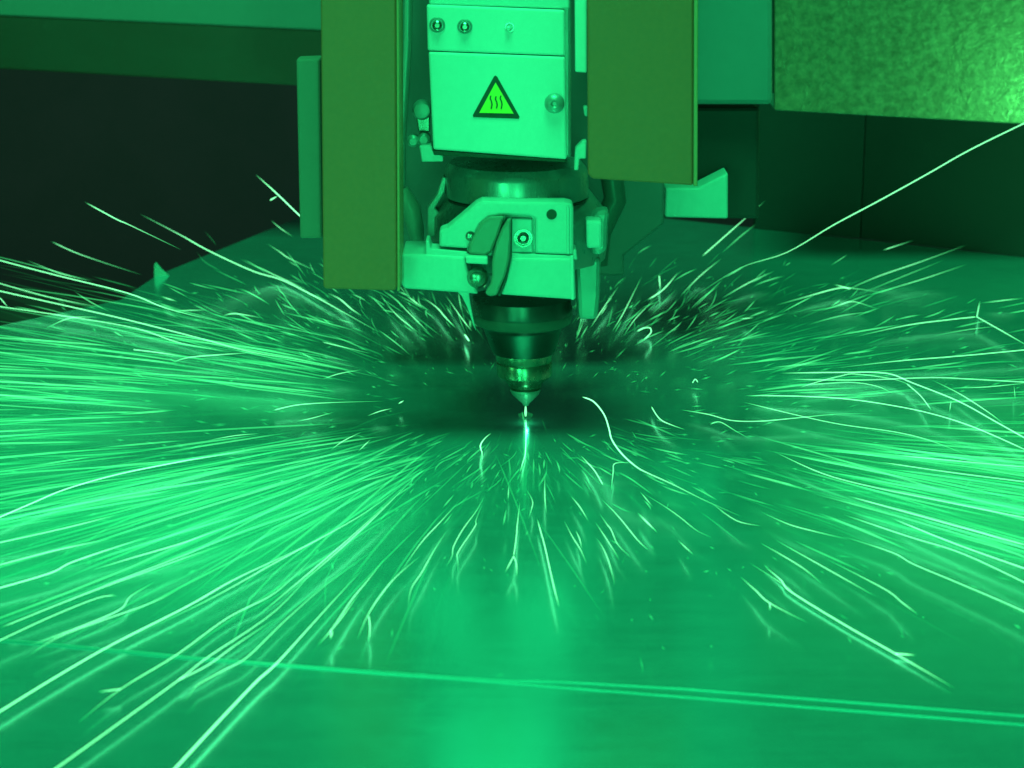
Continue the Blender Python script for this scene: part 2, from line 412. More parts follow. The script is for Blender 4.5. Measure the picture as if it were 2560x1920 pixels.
# drum
def ax(py): return 1291 + (py - 450) * (1315 - 1291) / 570.0
lathe('drum', [(396, 120), (404, 165), (418, 176), (430, 180), (486, 180), (489, 176), (490, 150)], ax, M['drum'], H)
lathe('drum_rim', [(488, 172), (491, 177), (496, 177), (499, 168), (500, 150)], ax, M['black'], H)
lathe('housing_cone', [(470, 178), (500, 200), (528, 222), (560, 224), (600, 222), (640, 214), (645, 150)], ax, M['drum'], H, Y=0.012)
prism('housing_rib', [(1107, 440), (1117, 446), (1112, 480), (1088, 520), (1100, 534), (1098, 585), (1068, 600), (1069, 520), (1092, 486)], -0.012, 0.01, M['alu_dull'], H)
# clamp plate
YC = -0.066
arch = [(1098, 578), (1118, 571), (1150, 545), (1189, 511), (1205, 503), (1300, 506), (1411, 506), (1431, 511), (1434, 522), (1434, 638), (1338, 634), (1338, 548), (1325, 541), (1250, 538), (1222, 543), (1200, 562), (1186, 590), (1170, 622), (1098, 617)]
prism('clamp_plate', arch, YC, 0.02, M['alu'], H, 0.0016)
prism('clamp_recess', [(1166, 624), (1190, 560), (1220, 536), (1345, 538), (1345, 640), (1166, 640)], YC + 0.006, 0.014, M['alu_dull'], H, 0.0005)
prism('highlight_ridge', [(1414, 512), (1421, 512), (1424, 520), (1424, 636), (1416, 636), (1416, 520)], YC - 0.0012, 0.003, M['alu'], H, 0.0006)  # shaped for the highlight along the clamp's right edge
prism('inset_plate', [(1277, 545), (1331, 547), (1331, 632), (1277, 632)], YC + 0.0015, 0.01, M['alu'], H, 0.0009)
disc_y('inset_screw', 1308, 595, YC + 0.0015, [(0, 23), (0.001, 23), (0.001, 19), (0.0002, 18), (0.0002, 15), (0.003, 14), (0.0035, 10), (0.0018, 7)], M['steel'], H)
disc_y('dark_hole_disc', 1379, 536, YC - 0.0001, [(0, 13), (0.0003, 13), (0.00032, 11), (0.00033, 2)], M['ink'], H)  # flat dark disc painting the shade inside a hole
disc_y('side_screw', 1176, 590, YC, [(0, 13), (0.0015, 12), (0.0022, 6)], M['steel'], H)
# ledge and lower bar
prism('ledge', [(1064, 602), (1072, 602), (1078, 622), (1168, 630), (1168, 646), (1064, 644)], YC - 0.001, 0.02, M['alu'], H, 0.0008)
prism('ledge', [(1276, 634), (1432, 640), (1434, 624), (1441, 626), (1444, 650), (1276, 646)], YC - 0.001, 0.02, M['alu'], H, 0.0008)
prism('lower_bar', [(1004, 637), (1060, 637), (1160, 643), (1172, 680), (1196, 736), (1150, 732), (1012, 722), (1004, 712)], YC - 0.003, 0.05, M['alu'], H, 0.0016)
prism('bar_tail', [(1140, 726), (1172, 731), (1176, 760), (1184, 800), (1190, 828), (1183, 812), (1168, 768), (1154, 740)], YC, 0.004, M['alu'], H, 0.0004)
prism('lower_bar', [(1276, 645), (1426, 648), (1436, 650), (1440, 750), (1252, 737)], YC - 0.003, 0.05, M['alu'], H, 0.0016)
prism('highlight_strip', [(1426, 640), (1434, 640), (1436, 750), (1428, 750)], YC - 0.0045, 0.004, M['white'], H, 0.0007)  # white strip painting the highlight down the bar's right end
# lever and loop
prism('loop_piece', [(1170, 636), (1173, 614), (1190, 578), (1204, 556), (1224, 543), (1262, 541), (1250, 580), (1230, 632), (1214, 640)], YC - 0.004, 0.012, M['strap'], H, 0.002)
prism('bright_spacer', [(1163, 641), (1219, 644), (1220, 662), (1165, 659)], YC - 0.010, 0.012, M['alu'], H, 0.001)
disc_y('bar_screw', 1194, 692, YC - 0.003, [(0, 27), (0.004, 26), (0.007, 19), (0.008, 10)], M['steel'], H)
lv = [(1268, 552), (1277, 548), (1277, 600), (1273, 650), (1263, 690), (1249, 722), (1244, 738), (1224, 742), (1212, 734), (1226, 712), (1230, 690), (1230, 655), (1240, 610), (1254, 575)]
prism('lever', lv, YC - 0.012, 0.008, M['strap'], H, 0.0025)
prism('lever_edge', [(1272, 548), (1281, 546), (1280, 640), (1268, 700), (1252, 740), (1244, 740), (1262, 690), (1271, 640)], YC - 0.0045, 0.006, M['rubber'], H, 0.001)
# right knob
prism('knob_shroud', [(1478, 548), (1492, 528), (1524, 526), (1520, 560), (1518, 625), (1500, 640), (1478, 636)], -0.03, 0.02, M['alu_dull'], H, 0.003)
prism('knob_face', [(1465, 552), (1505, 553), (1504, 620), (1467, 622)], -0.045, 0.02, M['white'], H, 0.0018)
prism('knob_stem', [(1440, 556), (1458, 556), (1458, 622), (1440, 622)], -0.03, 0.02, M['strap'], H, 0.001)
prism('side_body', [(1438, 640), (1502, 644), (1500, 740), (1494, 800), (1446, 800)], -0.02, 0.05, M['alu_dull'], H, 0.003)
# nozzle holder and nozzle
nz = ax
lathe('nozzle_holder', [(742, 122), (770, 126), (782, 124), (783, 122), (806, 116), (809, 108), (820, 98), (874, 80), (880, 76), (884, 60)], nz, M['black'], H)
lathe('holder_ring', [(780, 124.5), (786, 126), (803, 121.5), (808, 113)], nz, M['rubber'], H, cap=False)
lathe('nozzle_nut', [(876, 66), (880, 70), (899, 70), (902, 68), (905, 70), (936, 69), (950, 50), (957, 44), (960, 43), (964, 42)], nz, M['brass'], H)
lathe('nozzle_groove', [(962, 38), (973, 37)], nz, M['ink'], H)
lathe('nozzle_tip', [(971, 37), (976, 38), (984, 34), (1000, 18), (1008, 9), (1013, 7), (1014, 2)], nz, M['alu_dull'], H)

# ------------------------------------------------------------------ sparks
def catmull(P, step):
    out = []
    n = len(P)
    for i in range(n - 1):
        a = P[max(i - 1, 0)]; b = P[i]; c = P[i + 1]; d = P[min(i + 2, n - 1)]
        k = step
        for j in range(k):
            t = j / k
            out.append(0.5 * ((2 * b) + (c - a) * t + (2 * a - 5 * b + 4 * c - d) * t * t + (3 * b - a - 3 * c + d) * t ** 3))
    out.append(P[-1]); return out
class Sparks:
    def __init__(s): s.v = []; s.f = []; s.g = []
    def add(s, pts, rad, glow, fade=(0.25, 0.3), sides=4):
        n = len(pts); b0 = len(s.v)
        for i, p in enumerate(pts):
            t = (pts[min(i + 1, n - 1)] - pts[max(i - 1, 0)])
            t = t.normalized() if t.length > 1e-9 else Vector((1, 0, 0))
            u = t.cross(Vector((0.1, 0.3, 1))).normalized(); w_ = t.cross(u)
            q = i / (n - 1)
            a = min(1, q / fade[0]) if fade[0] > 0 else 1
            b = min(1, (1 - q) / fade[1]) if fade[1] > 0 else 1
            m = min(a, b)
            r = rad * (0.12 + 0.88 * m ** 0.6)
            for k in range(sides):
                an = 2 * math.pi * k / sides
                s.v.append(p + u * math.cos(an) * r + w_ * math.sin(an) * r); s.g.append(glow * (0.12 + 0.88 * m))
        for i in range(n - 1):
            for k in range(sides):
                q = (k + 1) % sides
                s.f.append((b0 + i * sides + k, b0 + i * sides + q, b0 + (i + 1) * sides + q, b0 + (i + 1) * sides + k))
    def build(s, name):
        org = s.v[0].copy()
        me = bpy.data.meshes.new(name); me.from_pydata([tuple(p - org) for p in s.v], [], s.f)
        at = me.attributes.new("glow", 'FLOAT', 'POINT'); at.data.foreach_set("value", s.g)
        me.materials.append(M['spark'])
        o = bpy.data.objects.new(name, me); COL.objects.link(o); o.location = org
        return o

YMAX = 0.46
def sp(px, py, z):
    p = PZ(px, py, z)
    if p.y > YMAX or p.z < 0: p = PY(px, py, YMAX)
    return p
def path(pts, z0, z1):
    n = len(pts)
    P = [sp(x, y, z0 + (z1 - z0) * i / (n - 1)) for i, (x, y) in enumerate(pts)]
    return catmull(P, 5) if n > 2 else [P[0].lerp(P[1], k / 6) for k in range(7)]

# traced streaks: points in photograph pixels, width px, brightness, heights, (fade in, fade out), label, branches
B = 'bright'; TR = []
def t(pts, wd, g, label=None, z=(0.005, 0.008), fade=(0.4, 0.4), br=()): TR.append((pts, wd, g, label, z, fade, br))
t([(1735,742),(1850,670),(1967,631),(2083,563),(2199,501),(2315,437),(2430,372),(2590,294)], 7, 1.3, 'long bright spark streak climbing straight to the upper right edge', (0.03,0.16), (0.5,0.02))
t([(2133,843),(2268,813),(2384,798),(2442,792)], 6, 1.1, 'spark streak at the right that bursts into a fork with one upright twig', br=([(2442,792),(2450,752)],[(2442,792),(2506,828),(2575,868)]), fade=(0.4,0.05))
t([(1455,992),(1484,1004),(1510,1036),(1522,1070),(1530,1100),(1556,1136),(1591,1167),(1620,1183),(1680,1210),(1760,1250),(1850,1290)], 9, 1.7, 'thick S shaped bright spark curling right of the nozzle tip', (0.03,0.01), (0.04,0.5))
t([(1528,1227),(1533,1180),(1539,1158),(1590,1157)], 6, 0.9, 'hook shaped spark just below the thick S shaped one', fade=(0.3,0.4))
t([(1628,1016),(1649,1047),(1678,1062),(1713,1074)], 7, 1.2, 'short bent spark right of the thick S shaped one', fade=(0.05,0.5))
t([(1701,1024),(1771,1036),(1828,1051),(1898,1053),(1990,1045),(2083,1036),(2180,1033)], 6, 0.9, 'shallow bowl shaped spark streak sagging right of the nozzle', fade=(0.15,0.4))
t([(1863,989),(1980,990),(2102,996),(2215,1011),(2328,1034),(2440,1070),(2580,1132)], 6, 1.2, 'long smooth spark arc bending down to the right edge', fade=(0.1,0.05))
t([(1858,1005),(1989,1037),(2102,1061),(2238,1080),(2330,1103),(2430,1143)], 5, 0.9, 'wavy spark streak crossing under the long smooth arc', fade=(0.1,0.3))
t([(1949,933),(2100,931),(2215,933),(2283,958),(2396,1003),(2487,1053),(2580,1105)], 7, 1.2, 'strong spark streak bending down through the knot at the right', fade=(0.1,0.05))
t([(1970,948),(2150,950),(2328,944),(2430,948),(2590,957)], 6, 0.9, 'flat spark streak running through the knot to the right edge', fade=(0.1,0.05))
t([(1998,969),(2057,951),(2102,940),(2139,935),(2238,949),(2300,975)], 5, 0.9, 'low humped spark streak at the left of the knot', fade=(0.1,0.3))
t([(2010,963),(2120,956),(2190,965),(2235,985)], 5, 0.8, 'thin drooping spark streak below the humped one', fade=(0.1,0.3))
t([(2265,958),(2301,989),(2328,1025)], 6, 1.1, 'short spark twig dropping from the knot', fade=(0.1,0.2))
t([(2378,998),(2374,1030)], 5, 0.9, 'tiny upright spark twig hanging below the knot')
t([(2330,950),(2400,985),(2470,1030),(2510,1060)], 6, 1.0, 'spark streak running beside the strong one right of the knot')
t([(2380,970),(2470,967),(2590,955)], 5, 0.8, 'faint flat spark at the right edge above the knot')
t([(2535,962),(2538,1000)], 4, 0.7, 'tiny upright spark at the right edge')
t([(1940,763),(2012,743),(2084,723),(2125,720),(2211,732)], 7, 1.0, 'arched spark streak crossing the bundle at the upper right', br=([(2125,722),(2084,711)],))
t([(2100,733),(2190,693),(2300,655),(2417,612)], 6, 0.8, 'straight spark streak climbing from the crossing at the upper right')
t([(2150,735),(2260,690),(2360,650)], 4, 0.5)
t([(1754,642),(1830,575),(1913,502)], 7, 1.0, 'straight spark streak rising steeply below the bright block', fade=(0.1,0.5))
t([(1804,633),(1850,592),(1890,560)], 9, 0.35, 'faint blurred spark beside the steep one')
t([(1700,741),(1750,690),(1804,646)], 6, 0.8)
t([(2206,626),(2283,601)], 7, 0.8, 'short lone spark against the dark housing', fade=(0.05,0.7))
t([(2170,738),(2300,700),(2419,660)], 5, 0.7, 'straight spark streak below the lone one at the upper right')
t([(1804,746),(1870,708),(1935,678)], 6, 0.8)
t([(2080,921),(2250,902),(2400,890),(2590,872)], 6, 1.0, 'long nearly level spark streak above the knot at the right', fade=(0.4,0.05))
t([(2053,777),(2100,762),(2134,754),(2193,772)], 6, 0.9, 'small arched spark under the crossing at the upper right')
t([(2017,813),(2100,790),(2193,777)], 4, 0.6)
t([(2330,840),(2420,824),(2500,815)], 4, 0.6)
t([(2450,758),(2560,745)], 6, 0.8, 'short spark beside the fork at the right edge')
t([(1619,750),(1659,723),(1696,680)], 7, 1.2, 'star shaped burst of a spark right of the cutting head', br=([(1648,690),(1651,727)],), fade=(0.2,0.4))
t([(1592,829),(1610,820),(1625,820),(1627,832),(1610,849)], 7, 1.3, 'tiny hooked spark like a bent pin right of the nozzle holder', fade=(0.1,0.1))
t([(1731,958),(1738,948),(1745,956)], 6, 1.2, 'tiny chevron spark floating right of the nozzle', fade=(0.05,0.1))
t([(1775,1061),(1800,1055),(1840,1078),(1880,1100)], 6, 0.7, fade=(0.1,0.6))
t([(1848,798),(1885,794)], 6, 1.0, 'tiny bright dash right of the nozzle holder')
t([(1600,1229),(1632,1267)], 5, 0.9)
t([(1606,1232),(1660,1265),(1700,1293),(1740,1325),(1782,1345)], 5, 0.7)
t([(1592,1283),(1641,1329)], 5, 0.9)
t([(1777,1256),(1840,1301),(1903,1315)], 5, 0.9)
t([(1912,1416),(1953,1451),(1977,1479),(2108,1560),(2238,1634),(2384,1719)], 8, 1.4, 'long bright spark streak slanting down alone at the lower right', (0.002,0.002), (0.2,0.2), br=([(2238,1634),(2290,1638)],))
t([(1872,1406),(1961,1463),(1985,1484)], 5, 0.7, 'short spark branch joining the top of the lone lower right streak')
t([(1851,1442),(1888,1475),(1925,1508),(2018,1556)], 7, 1.2, 'bent spark with a spur left of the lone lower right streak', br=([(1925,1508),(1925,1526)],))
t([(1900,1357),(1955,1388),(2010,1422),(2055,1459)], 6, 1.0)
t([(1937,1349),(2067,1422),(2189,1491)], 6, 1.0)
t([(2067,1398),(2150,1440),(2222,1479),(2255,1506),(2295,1536)], 6, 1.0, 'kinked spark streak above the lone lower right streak', fade=(0.4,0.2))
t([(2108,1341),(2230,1381),(2283,1410),(2390,1455),(2494,1499),(2590,1542)], 6, 1.0, 'long spark streak bounding the right fan from below', fade=(0.2,0.05))
t([(1903,1280),(1970,1310),(2034,1328),(2124,1349)], 6, 0.9)
t([(2110,1287),(2270,1341),(2409,1385),(2590,1470)], 6, 1.1, fade=(0.2,0.05))
t([(2230,1296),(2392,1361),(2590,1431)], 7, 1.3, 'bright spark streak near the lower side of the right fan', fade=(0.2,0.05))
t([(2120,1240),(2300,1290),(2590,1370)], 7, 1.1, fade=(0.2,0.05))
t([(1935,1129),(2057,1184),(2193,1220),(2380,1258),(2590,1300)], 6, 1.0, fade=(0.2,0.05))
t([(2193,1154),(2370,1180),(2590,1208)], 6, 1.0, fade=(0.2,0.05))
t([(2238,1138),(2400,1153),(2590,1170)], 5, 0.9, fade=(0.2,0.05))
t([(1693,1349),(1735,1388)], 6, 0.9)
# front
t([(1315,1052),(1315,1090),(1313,1134),(1306,1160),(1299,1182)], 6, 1.1, 'thin vertical spark trailing straight down from the cutting point', (0.001,0.004), (0.05,0.3))
t([(1314,1056),(1314,1120),(1312,1200),(1312,1300)], 34, 0.07, 'soft pale glow trail hanging down from the cutting point', (0.001,0.003), (0.1,0.7))  # wide faint glowing tube added for the soft glow below the beam
t([(1343,1297),(1352,1330),(1362,1366),(1382,1456),(1398,1520)], 7, 1.3, 'straight bright spark falling toward the viewer right of the beam', fade=(0.2,0.2))
t([(1300,1255),(1294,1305),(1290,1350),(1284,1391)], 6, 1.1, 'spark under the beam ending in an inverted Y', br=([(1284,1391),(1262,1432)],[(1284,1391),(1291,1410),(1292,1444)]), fade=(0.4,0.02))
t([(1211,1240),(1191,1277),(1158,1322),(1134,1366),(1130,1391),(1113,1419)], 6, 1.0, 'left one of the crooked spark pair below left of the nozzle')
t([(1205,1262),(1190,1300),(1187,1317),(1146,1379),(1144,1400),(1146,1433)], 6, 1.0, 'right one of the crooked spark pair below left of the nozzle')
t([(1117,1326),(1081,1383),(1055,1430),(1028,1472),(1020,1520)], 6, 1.1)
t([(1146,1256),(1097,1309),(1052,1358),(995,1440)], 6, 1.0)
t([(1050,1390),(991,1441),(950,1490),(918,1541),(894,1597)], 7, 1.3, 'bright spark with a forked foot at lower left of the nozzle', br=([(922,1541),(925,1570),(921,1606)],))
t([(963,1395),(920,1450),(881,1497),(828,1574),(796,1610)], 7, 1.2, 'spark ending in a small fork above the sheet edge', br=([(828,1574),(826,1598)],))
t([(1410,1301),(1430,1340),(1451,1374),(1467,1410)], 6, 1.0)
t([(1439,1326),(1448,1345),(1455,1372)], 6, 1.1)
t([(1427,1240),(1450,1268),(1471,1303)], 6, 1.0)
t([(1492,1346),(1510,1375),(1524,1411),(1537,1462)], 6, 1.1, 'spark curving down farthest toward the viewer right of the beam')
t([(1488,1305),(1508,1335),(1528,1366),(1549,1400)], 6, 1.0)
t([(1500,1285),(1516,1309),(1528,1325),(1545,1362),(1581,1397)], 6, 1.1)
t([(1504,1248),(1545,1290),(1594,1350),(1622,1376)], 6, 1.1)
t([(1451,1138),(1470,1158),(1488,1179),(1508,1213)], 7, 1.2, 'bright comma shaped spark between the beam and the hook', fade=(0.4,0.05))
t([(1594,1281),(1618,1305),(1643,1331)], 6, 1.0)
t([(1228,1083),(1212,1096),(1201,1114),(1205,1132),(1205,1150)], 8, 1.7, 'small thick crescent spark left of the beam', fade=(0.4,0.4))
t([(1362,1190),(1362,1240),(1366,1285)], 6, 0.8)
t([(1272,1212),(1270,1252)], 6, 0.7)
t([(1317,1225),(1331,1252),(1329,1272),(1321,1296)], 6, 0.8, 'curled spark at the foot of the beam reflection')
# lower left
t([(-30,1797),(142,1691),(285,1609),(468,1516),(582,1451),(700,1395),(814,1341)], 8, 1.5, 'long bright spark streak crossing the sheet edge at far lower left', (0.003,0.004), (0.02,0.4))
t([(195,1807),(301,1723),(440,1638),(570,1544),(692,1479),(794,1381)], 6, 1.2, 'spark streak just right of the brightest far lower left one', (0.003,0.004), (0.3,0.3), br=([(301,1723),(245,1730)],))
t([(120,1936),(142,1920),(285,1817),(448,1699),(521,1642),(692,1524),(814,1390)], 7, 1.3, 'long spark streak leaving the frame bottom left of the thickest one', (0.003,0.004), (0.02,0.3), br=([(448,1699),(521,1662),(590,1612),(692,1544)],))
t([(425,1935),(439,1920),(549,1801),(640,1705),(692,1658),(773,1569),(840,1495),(905,1425)], 11, 1.8, 'thickest spark streak leaving the frame through the bottom edge', (0.003,0.004), (0.02,0.5))
t([(464,1752),(480,1728),(496,1711),(560,1675),(619,1642),(712,1552),(814,1463),(900,1402)], 6, 1.1, 'kinked spark streak left of the thickest one', (0.003,0.004))
t([(73,1613),(142,1589),(293,1528),(326,1491),(387,1455)], 7, 1.1, 'kinked spark streak at the left above the sheet edge', (0.003,0.004))
t([(73,1638),(163,1585),(366,1512),(444,1475)], 6, 1.1)
t([(-30,1615),(122,1544),(244,1495),(293,1489)], 6, 1.0, fade=(0.02,0.2))
t([(-30,1478),(122,1434),(179,1406),(293,1367),(380,1340)], 8, 1.3, 'broad bright spark streak running to the left edge', fade=(0.02,0.4))
t([(228,1426),(326,1396),(464,1355),(610,1300)], 7, 1.1)
t([(-30,1420),(134,1377),(285,1345)], 7, 1.0, fade=(0.02,0.4))
t([(-30,1363),(163,1320),(300,1285)], 6, 1.1, fade=(0.02,0.4))
t([(900,1479),(865,1530),(834,1569),(796,1614)], 6, 1.1, br=([(832,1580),(826,1597)],))
t([(0,1570),(200,1490),(420,1410),(560,1360)], 5, 1.0, fade=(0.02,0.3))
t([(60,1545),(260,1465),(480,1380),(700,1290)], 5, 0.9)
t([(330,1590),(520,1500),(700,1400),(900,1290),(1010,1210)], 6, 1.0)
t([(620,1560),(740,1460),(880,1340),(1000,1230)], 6, 1.1)
t([(700,1500),(820,1400),(940,1290),(1040,1190)], 6, 1.0)
t([(-30,1306),(80,1258),(167,1222),(294,1186),(452,1154),(542,1139),(640,1122)], 7, 1.5, 'bright bowed spark streak sweeping to the left edge at mid height', fade=(0.02,0.4))
t([(827,1125),(859,1102),(904,1080)], 5, 0.9)
t([(895,1129),(927,1098)], 5, 1.0)
t([(918,1040),(950,1028),(981,1021)], 5, 1.0)
t([(995,1010),(1010,1001)], 7, 1.3, 'tiny bright dash left of the nozzle tip')
t([(741,1053),(778,1046),(836,1030)], 5, 0.8)
t([(515,1102),(588,1089),(650,1084)], 5, 0.8)
t([(683,1026),(746,1012),(840,1006),(960,1003)], 6, 1.0, 'thin spark streak with a bright tail left of the nozzle', fade=(0.05,0.6))
t([(805,949),(845,935),(904,924)], 5, 0.8)
t([(402,741),(443,754)], 7, 0.9)
t([(429,777),(520,775)], 6, 0.8)
t([(556,790),(588,784),(656,795)], 7, 1.0)
t([(805,854),(827,860),(931,885)], 6, 0.8)
t([(-30,721),(181,768),(316,799),(497,845),(633,881),(768,903),(949,944)], 7, 1.3, 'long bright spark streak bounding the left fan from above', fade=(0.02,0.6))
t([(-30,762),(181,793),(344,822),(452,858),(588,881)], 6, 1.1, fade=(0.02,0.3), br=([(0,745),(20,768)],))
t([(113,822),(176,795),(253,793)], 6, 0.8)
t([(429,908),(470,894),(560,886),(640,881)], 6, 1.1, 'forked spark with pale knot in the upper left fan', br=([(334,874),(400,882),(470,893)],))
t([(-30,700),(120,742),(260,770)], 6, 0.9, fade=(0.02,0.4))
t([(-30,643),(0,651),(136,687),(316,732),(420,772),(560,806)], 7, 1.2, 'bright spark streak crossing the dark gap to the left edge', (0.02,0.06), (0.02,0.3))
t([(68,651),(149,683),(231,703)], 6, 0.8)
t([(127,603),(203,637),(353,687)], 6, 0.9, 'thin spark alone in the dark gap at the left', (0.03,0.03), (0.2,0.6))
t([(212,505),(289,547),(325,563),(452,624)], 7, 1.2, 'bright lone spark high in the dark gap at upper left', (0.1,0.1), (0.15,0.5))
t([(350,535),(452,588),(524,628),(633,678),(705,700),(787,741),(859,781),(949,831)], 7, 1.3, 'long spark streak rising into the dark from under the narrow orange guard', (0.003,0.004), (0.2,0.3))
t([(600,648),(705,696),(770,727)], 6, 0.8)
t([(640,437),(692,484),(748,538),(790,575)], 8, 1.5, 'short bright spark ending beside the pale strip plate', (0.1,0.1), (0.3,0.02), br=([(676,500),(694,490)],))
t([(678,551),(700,570),(733,592)], 6, 0.7)
t([(669,610),(700,630),(723,646),(791,678)], 7, 0.8)
t([(720,652),(748,668)], 5, 0.5)
# just behind the nozzle
t([(1015,738),(1058,770)], 7, 1.0)
t([(1056,743),(1091,768),(1115,795),(1140,820)], 7, 1.1)
t([(1113,737),(1156,798),(1180,828)], 6, 0.9)
t([(966,760),(1000,795),(1048,833)], 6, 0.9)
t([(985,745),(1030,790),(1075,835)], 5, 0.8)
t([(1160,834),(1174,854)], 10, 1.8, 'tiny thick bright spark at the left foot of the nozzle holder', fade=(0.3,0.2))
t([(820,733),(850,748),(878,772),(905,790)], 8, 1.1, 'thick spark cluster emerging under the narrow orange guard')
t([(1451,775),(1456,763),(1470,755)], 8, 1.6, 'tiny crescent spark at the right of the lower bar', fade=(0.2,0.2))
t([(1476,820),(1505,775),(1547,715)], 6, 0.9)
t([(1530,830),(1560,780),(1605,690)], 6, 0.8)
t([(1500,790),(1520,760)], 6, 0.8)
t([(1560,838),(1590,795),(1640,745)], 5, 0.8)
t([(1440,850),(1460,800)], 5, 0.6)

REG = {
 'left': ('thin spark streak in the dense fan flying off to the left', 'sparks in the dense left fan'),
 'right': ('thin spark streak in the fan flying off to the lower right', 'sparks in the right fan'),
 'back_left': ('short spark behind the nozzle flying off to the back left', 'sparks behind the nozzle on the left'),
 'back_right': ('short spark behind the nozzle flying off to the back right', 'sparks behind the nozzle on the right'),
 'front': ('short spark flying toward the viewer below the nozzle', 'sparks flying toward the viewer'),
}
def region(p):
    a = math.degrees(math.atan2(p.y, p.x)) % 360
    if a < 10 or a >= 318: return 'right'
    if a < 90: return 'back_right'
    if a < 158: return 'back_left'
    if a < 240: return 'left'
    return 'front'
count = 0
def pix(p):
    d = p - CAM; c, s_ = math.cos(PITCH), math.sin(PITCH)
    dep = d.y * c - d.z * s_
    return 1280 + F * d.x / dep, 960 - F * (d.y * s_ + d.z * c) / dep
AUTO = {}
def auto_label(P, gl, reg):
    x0, y0 = pix(P[0]); x1, y1 = pix(P[-1]); L = math.hypot(x1 - x0, y1 - y0); xm, ym = (x0 + x1) / 2, (y0 + y1) / 2
    ln = 'long' if L > 330 else 'short' if L < 130 else 'mid length'
    br = 'bright' if gl > 0.6 else 'dim' if gl > 0.15 else 'faint'
    sl = (y1 - y0) / (abs(x1 - x0) + 1e-6)
    di = 'nearly level' if abs(sl) < 0.07 else ('steeply ' if abs(sl) > 0.45 else '') + ('falling' if sl > 0 else 'rising')
    where = {'left': 'left fan', 'right': 'right fan', 'back_left': 'back left spray',
             'back_right': 'back right spray', 'front': 'front spray'}[reg]
    d = abs(xm - 1315)
    if reg == 'front': far_ = 'left part' if xm < 1230 else 'right part' if xm > 1400 else 'centre'
    else: far_ = 'outer end' if d > 950 else 'middle' if d > 550 else 'inner end'
    return (br, ln, di, far_, where), ym
def single(sk, mid, label=None, P=None, gl=0.5):
    global count
    o = sk.build('spark')
    if label: props(o, label, 'spark', 'sparks traced off the cut')
    else:
        rg = region(mid); l, gp = REG[rg]; props(o, l, 'spark', gp); k, ym = auto_label(P, gl, rg); AUTO.setdefault(k, []).append((ym, o))
    if label: o['group'] = 'sparks thrown off the cut'
    count += 1
    return o
for pts, wd, gl, label, z, fade, br in TR:
    sk = Sparks(); P = path(pts, *z); mid = P[len(P) // 2]
    zz = sum(scale_at(p) for p in P) / len(P)
    sk.add(P, wd * 0.5 * zz * 0.38, gl * 0.85, fade, 6)
    for b in br:
        k = z[0] + (z[1] - z[0]) * 0.9
        sk.add(path(b, k, k), wd * 0.42 * zz * 0.5, gl * 0.8, (0.0, 0.45), 5)
    single(sk, mid, label, P, gl)

# the rest of the shower, generated in the place itself
def streak():
    u = random.random()
    if u < 0.18: az = random.gauss(233, 13); r0 = 0.11 + abs(random.gauss(0.05, 0.11)); ln = random.uniform(0.06, 0.32)
    elif u < 0.50: az = random.uniform(139, 226); r0 = (0.13 if az < 172 else 0.24) + abs(random.gauss(0.06, 0.12)); ln = random.uniform(0.04, 0.26)
    elif u < 0.69: az = random.gauss(-34, 12); r0 = 0.20 + abs(random.gauss(0.08, 0.12)); ln = random.uniform(0.04, 0.24)
    elif u < 0.79: az = random.uniform(0, 50); r0 = 0.16 + abs(random.gauss(0.06, 0.12)); ln = random.uniform(0.02, 0.10)
    elif u < 0.91: az = random.uniform(40, 150); r0 = 0.17 + abs(random.gauss(0.03, 0.13)); ln = random.uniform(0.015, 0.08)
    else: az = random.uniform(236, 308); r0 = 0.10 + abs(random.gauss(0.0, 0.05)); ln = random.uniform(0.01, 0.06)
    a = math.radians(az); el = math.radians(abs(random.gauss(0, 3.2)))
    z0 = 0.003 + abs(random.gauss(0, 0.012))
    if 40 < az < 150: z0 += abs(random.gauss(0, 0.01))
    dev = random.gauss(0, 0.03) if 143 < az < 240 or az < 4 else random.gauss(0, 0.12)
    p = Vector((math.cos(a) * r0, math.sin(a) * r0, z0))
    d = Vector((math.cos(a + dev), math.sin(a + dev), math.sin(el) + random.gauss(0, 0.02)))
    side = Vector((-d.y, d.x, 0)) * random.gauss(0, 0.014)
    P = []
    n = 6
    kink = random.random() < 0.12; kk = random.uniform(0.4, 0.9)
    for i in range(n):
        q = i / (n - 1)
        x = p + d * ln * q + side * ln * q * q * 1.5 + Vector((0, 0, -0.12 * (ln * q) ** 2))
        if kink and q > kk: x += side.normalized() * ln * (q - kk) * 0.25
        x.z = max(x.z, 0.0015); P.append(x)
    e = random.random()
    gl = 0.003 + 0.36 * e ** 8
    if az > 236: gl *= 0.7
    rad = random.uniform(0.00022, 0.00042) + 0.00022 * e ** 4
    return P, rad, gl, ln
NS = 4300
allst = [streak() for _ in range(NS)]
def inview(P):
    for q in (P[0], P[-1]):
        d = q - CAM; c, s = math.cos(PITCH), math.sin(PITCH)
        dep = d.y * c - d.z * s; x = 1280 + F * d.x / dep; y = 960 - F * (d.y * s + d.z * c) / dep
        if 0 < x < 2560 and 0 < y < 1920: return True
    return False
allst.sort(key=lambda k: -(k[3] * k[1] * (0.3 + k[2])) * (1 if inview(k[0]) else 0.001))
left = 300 - count
for P, rad, gl, ln in allst[:left]:
    sk = Sparks(); sk.add(P, rad, gl, (0.2, 0.3), 5); single(sk, P[2], None, P, gl)
ORD = 'first second third fourth fifth sixth seventh eighth ninth tenth eleventh twelfth thirteenth fourteenth fifteenth sixteenth seventeenth eighteenth nineteenth twentieth'.split()
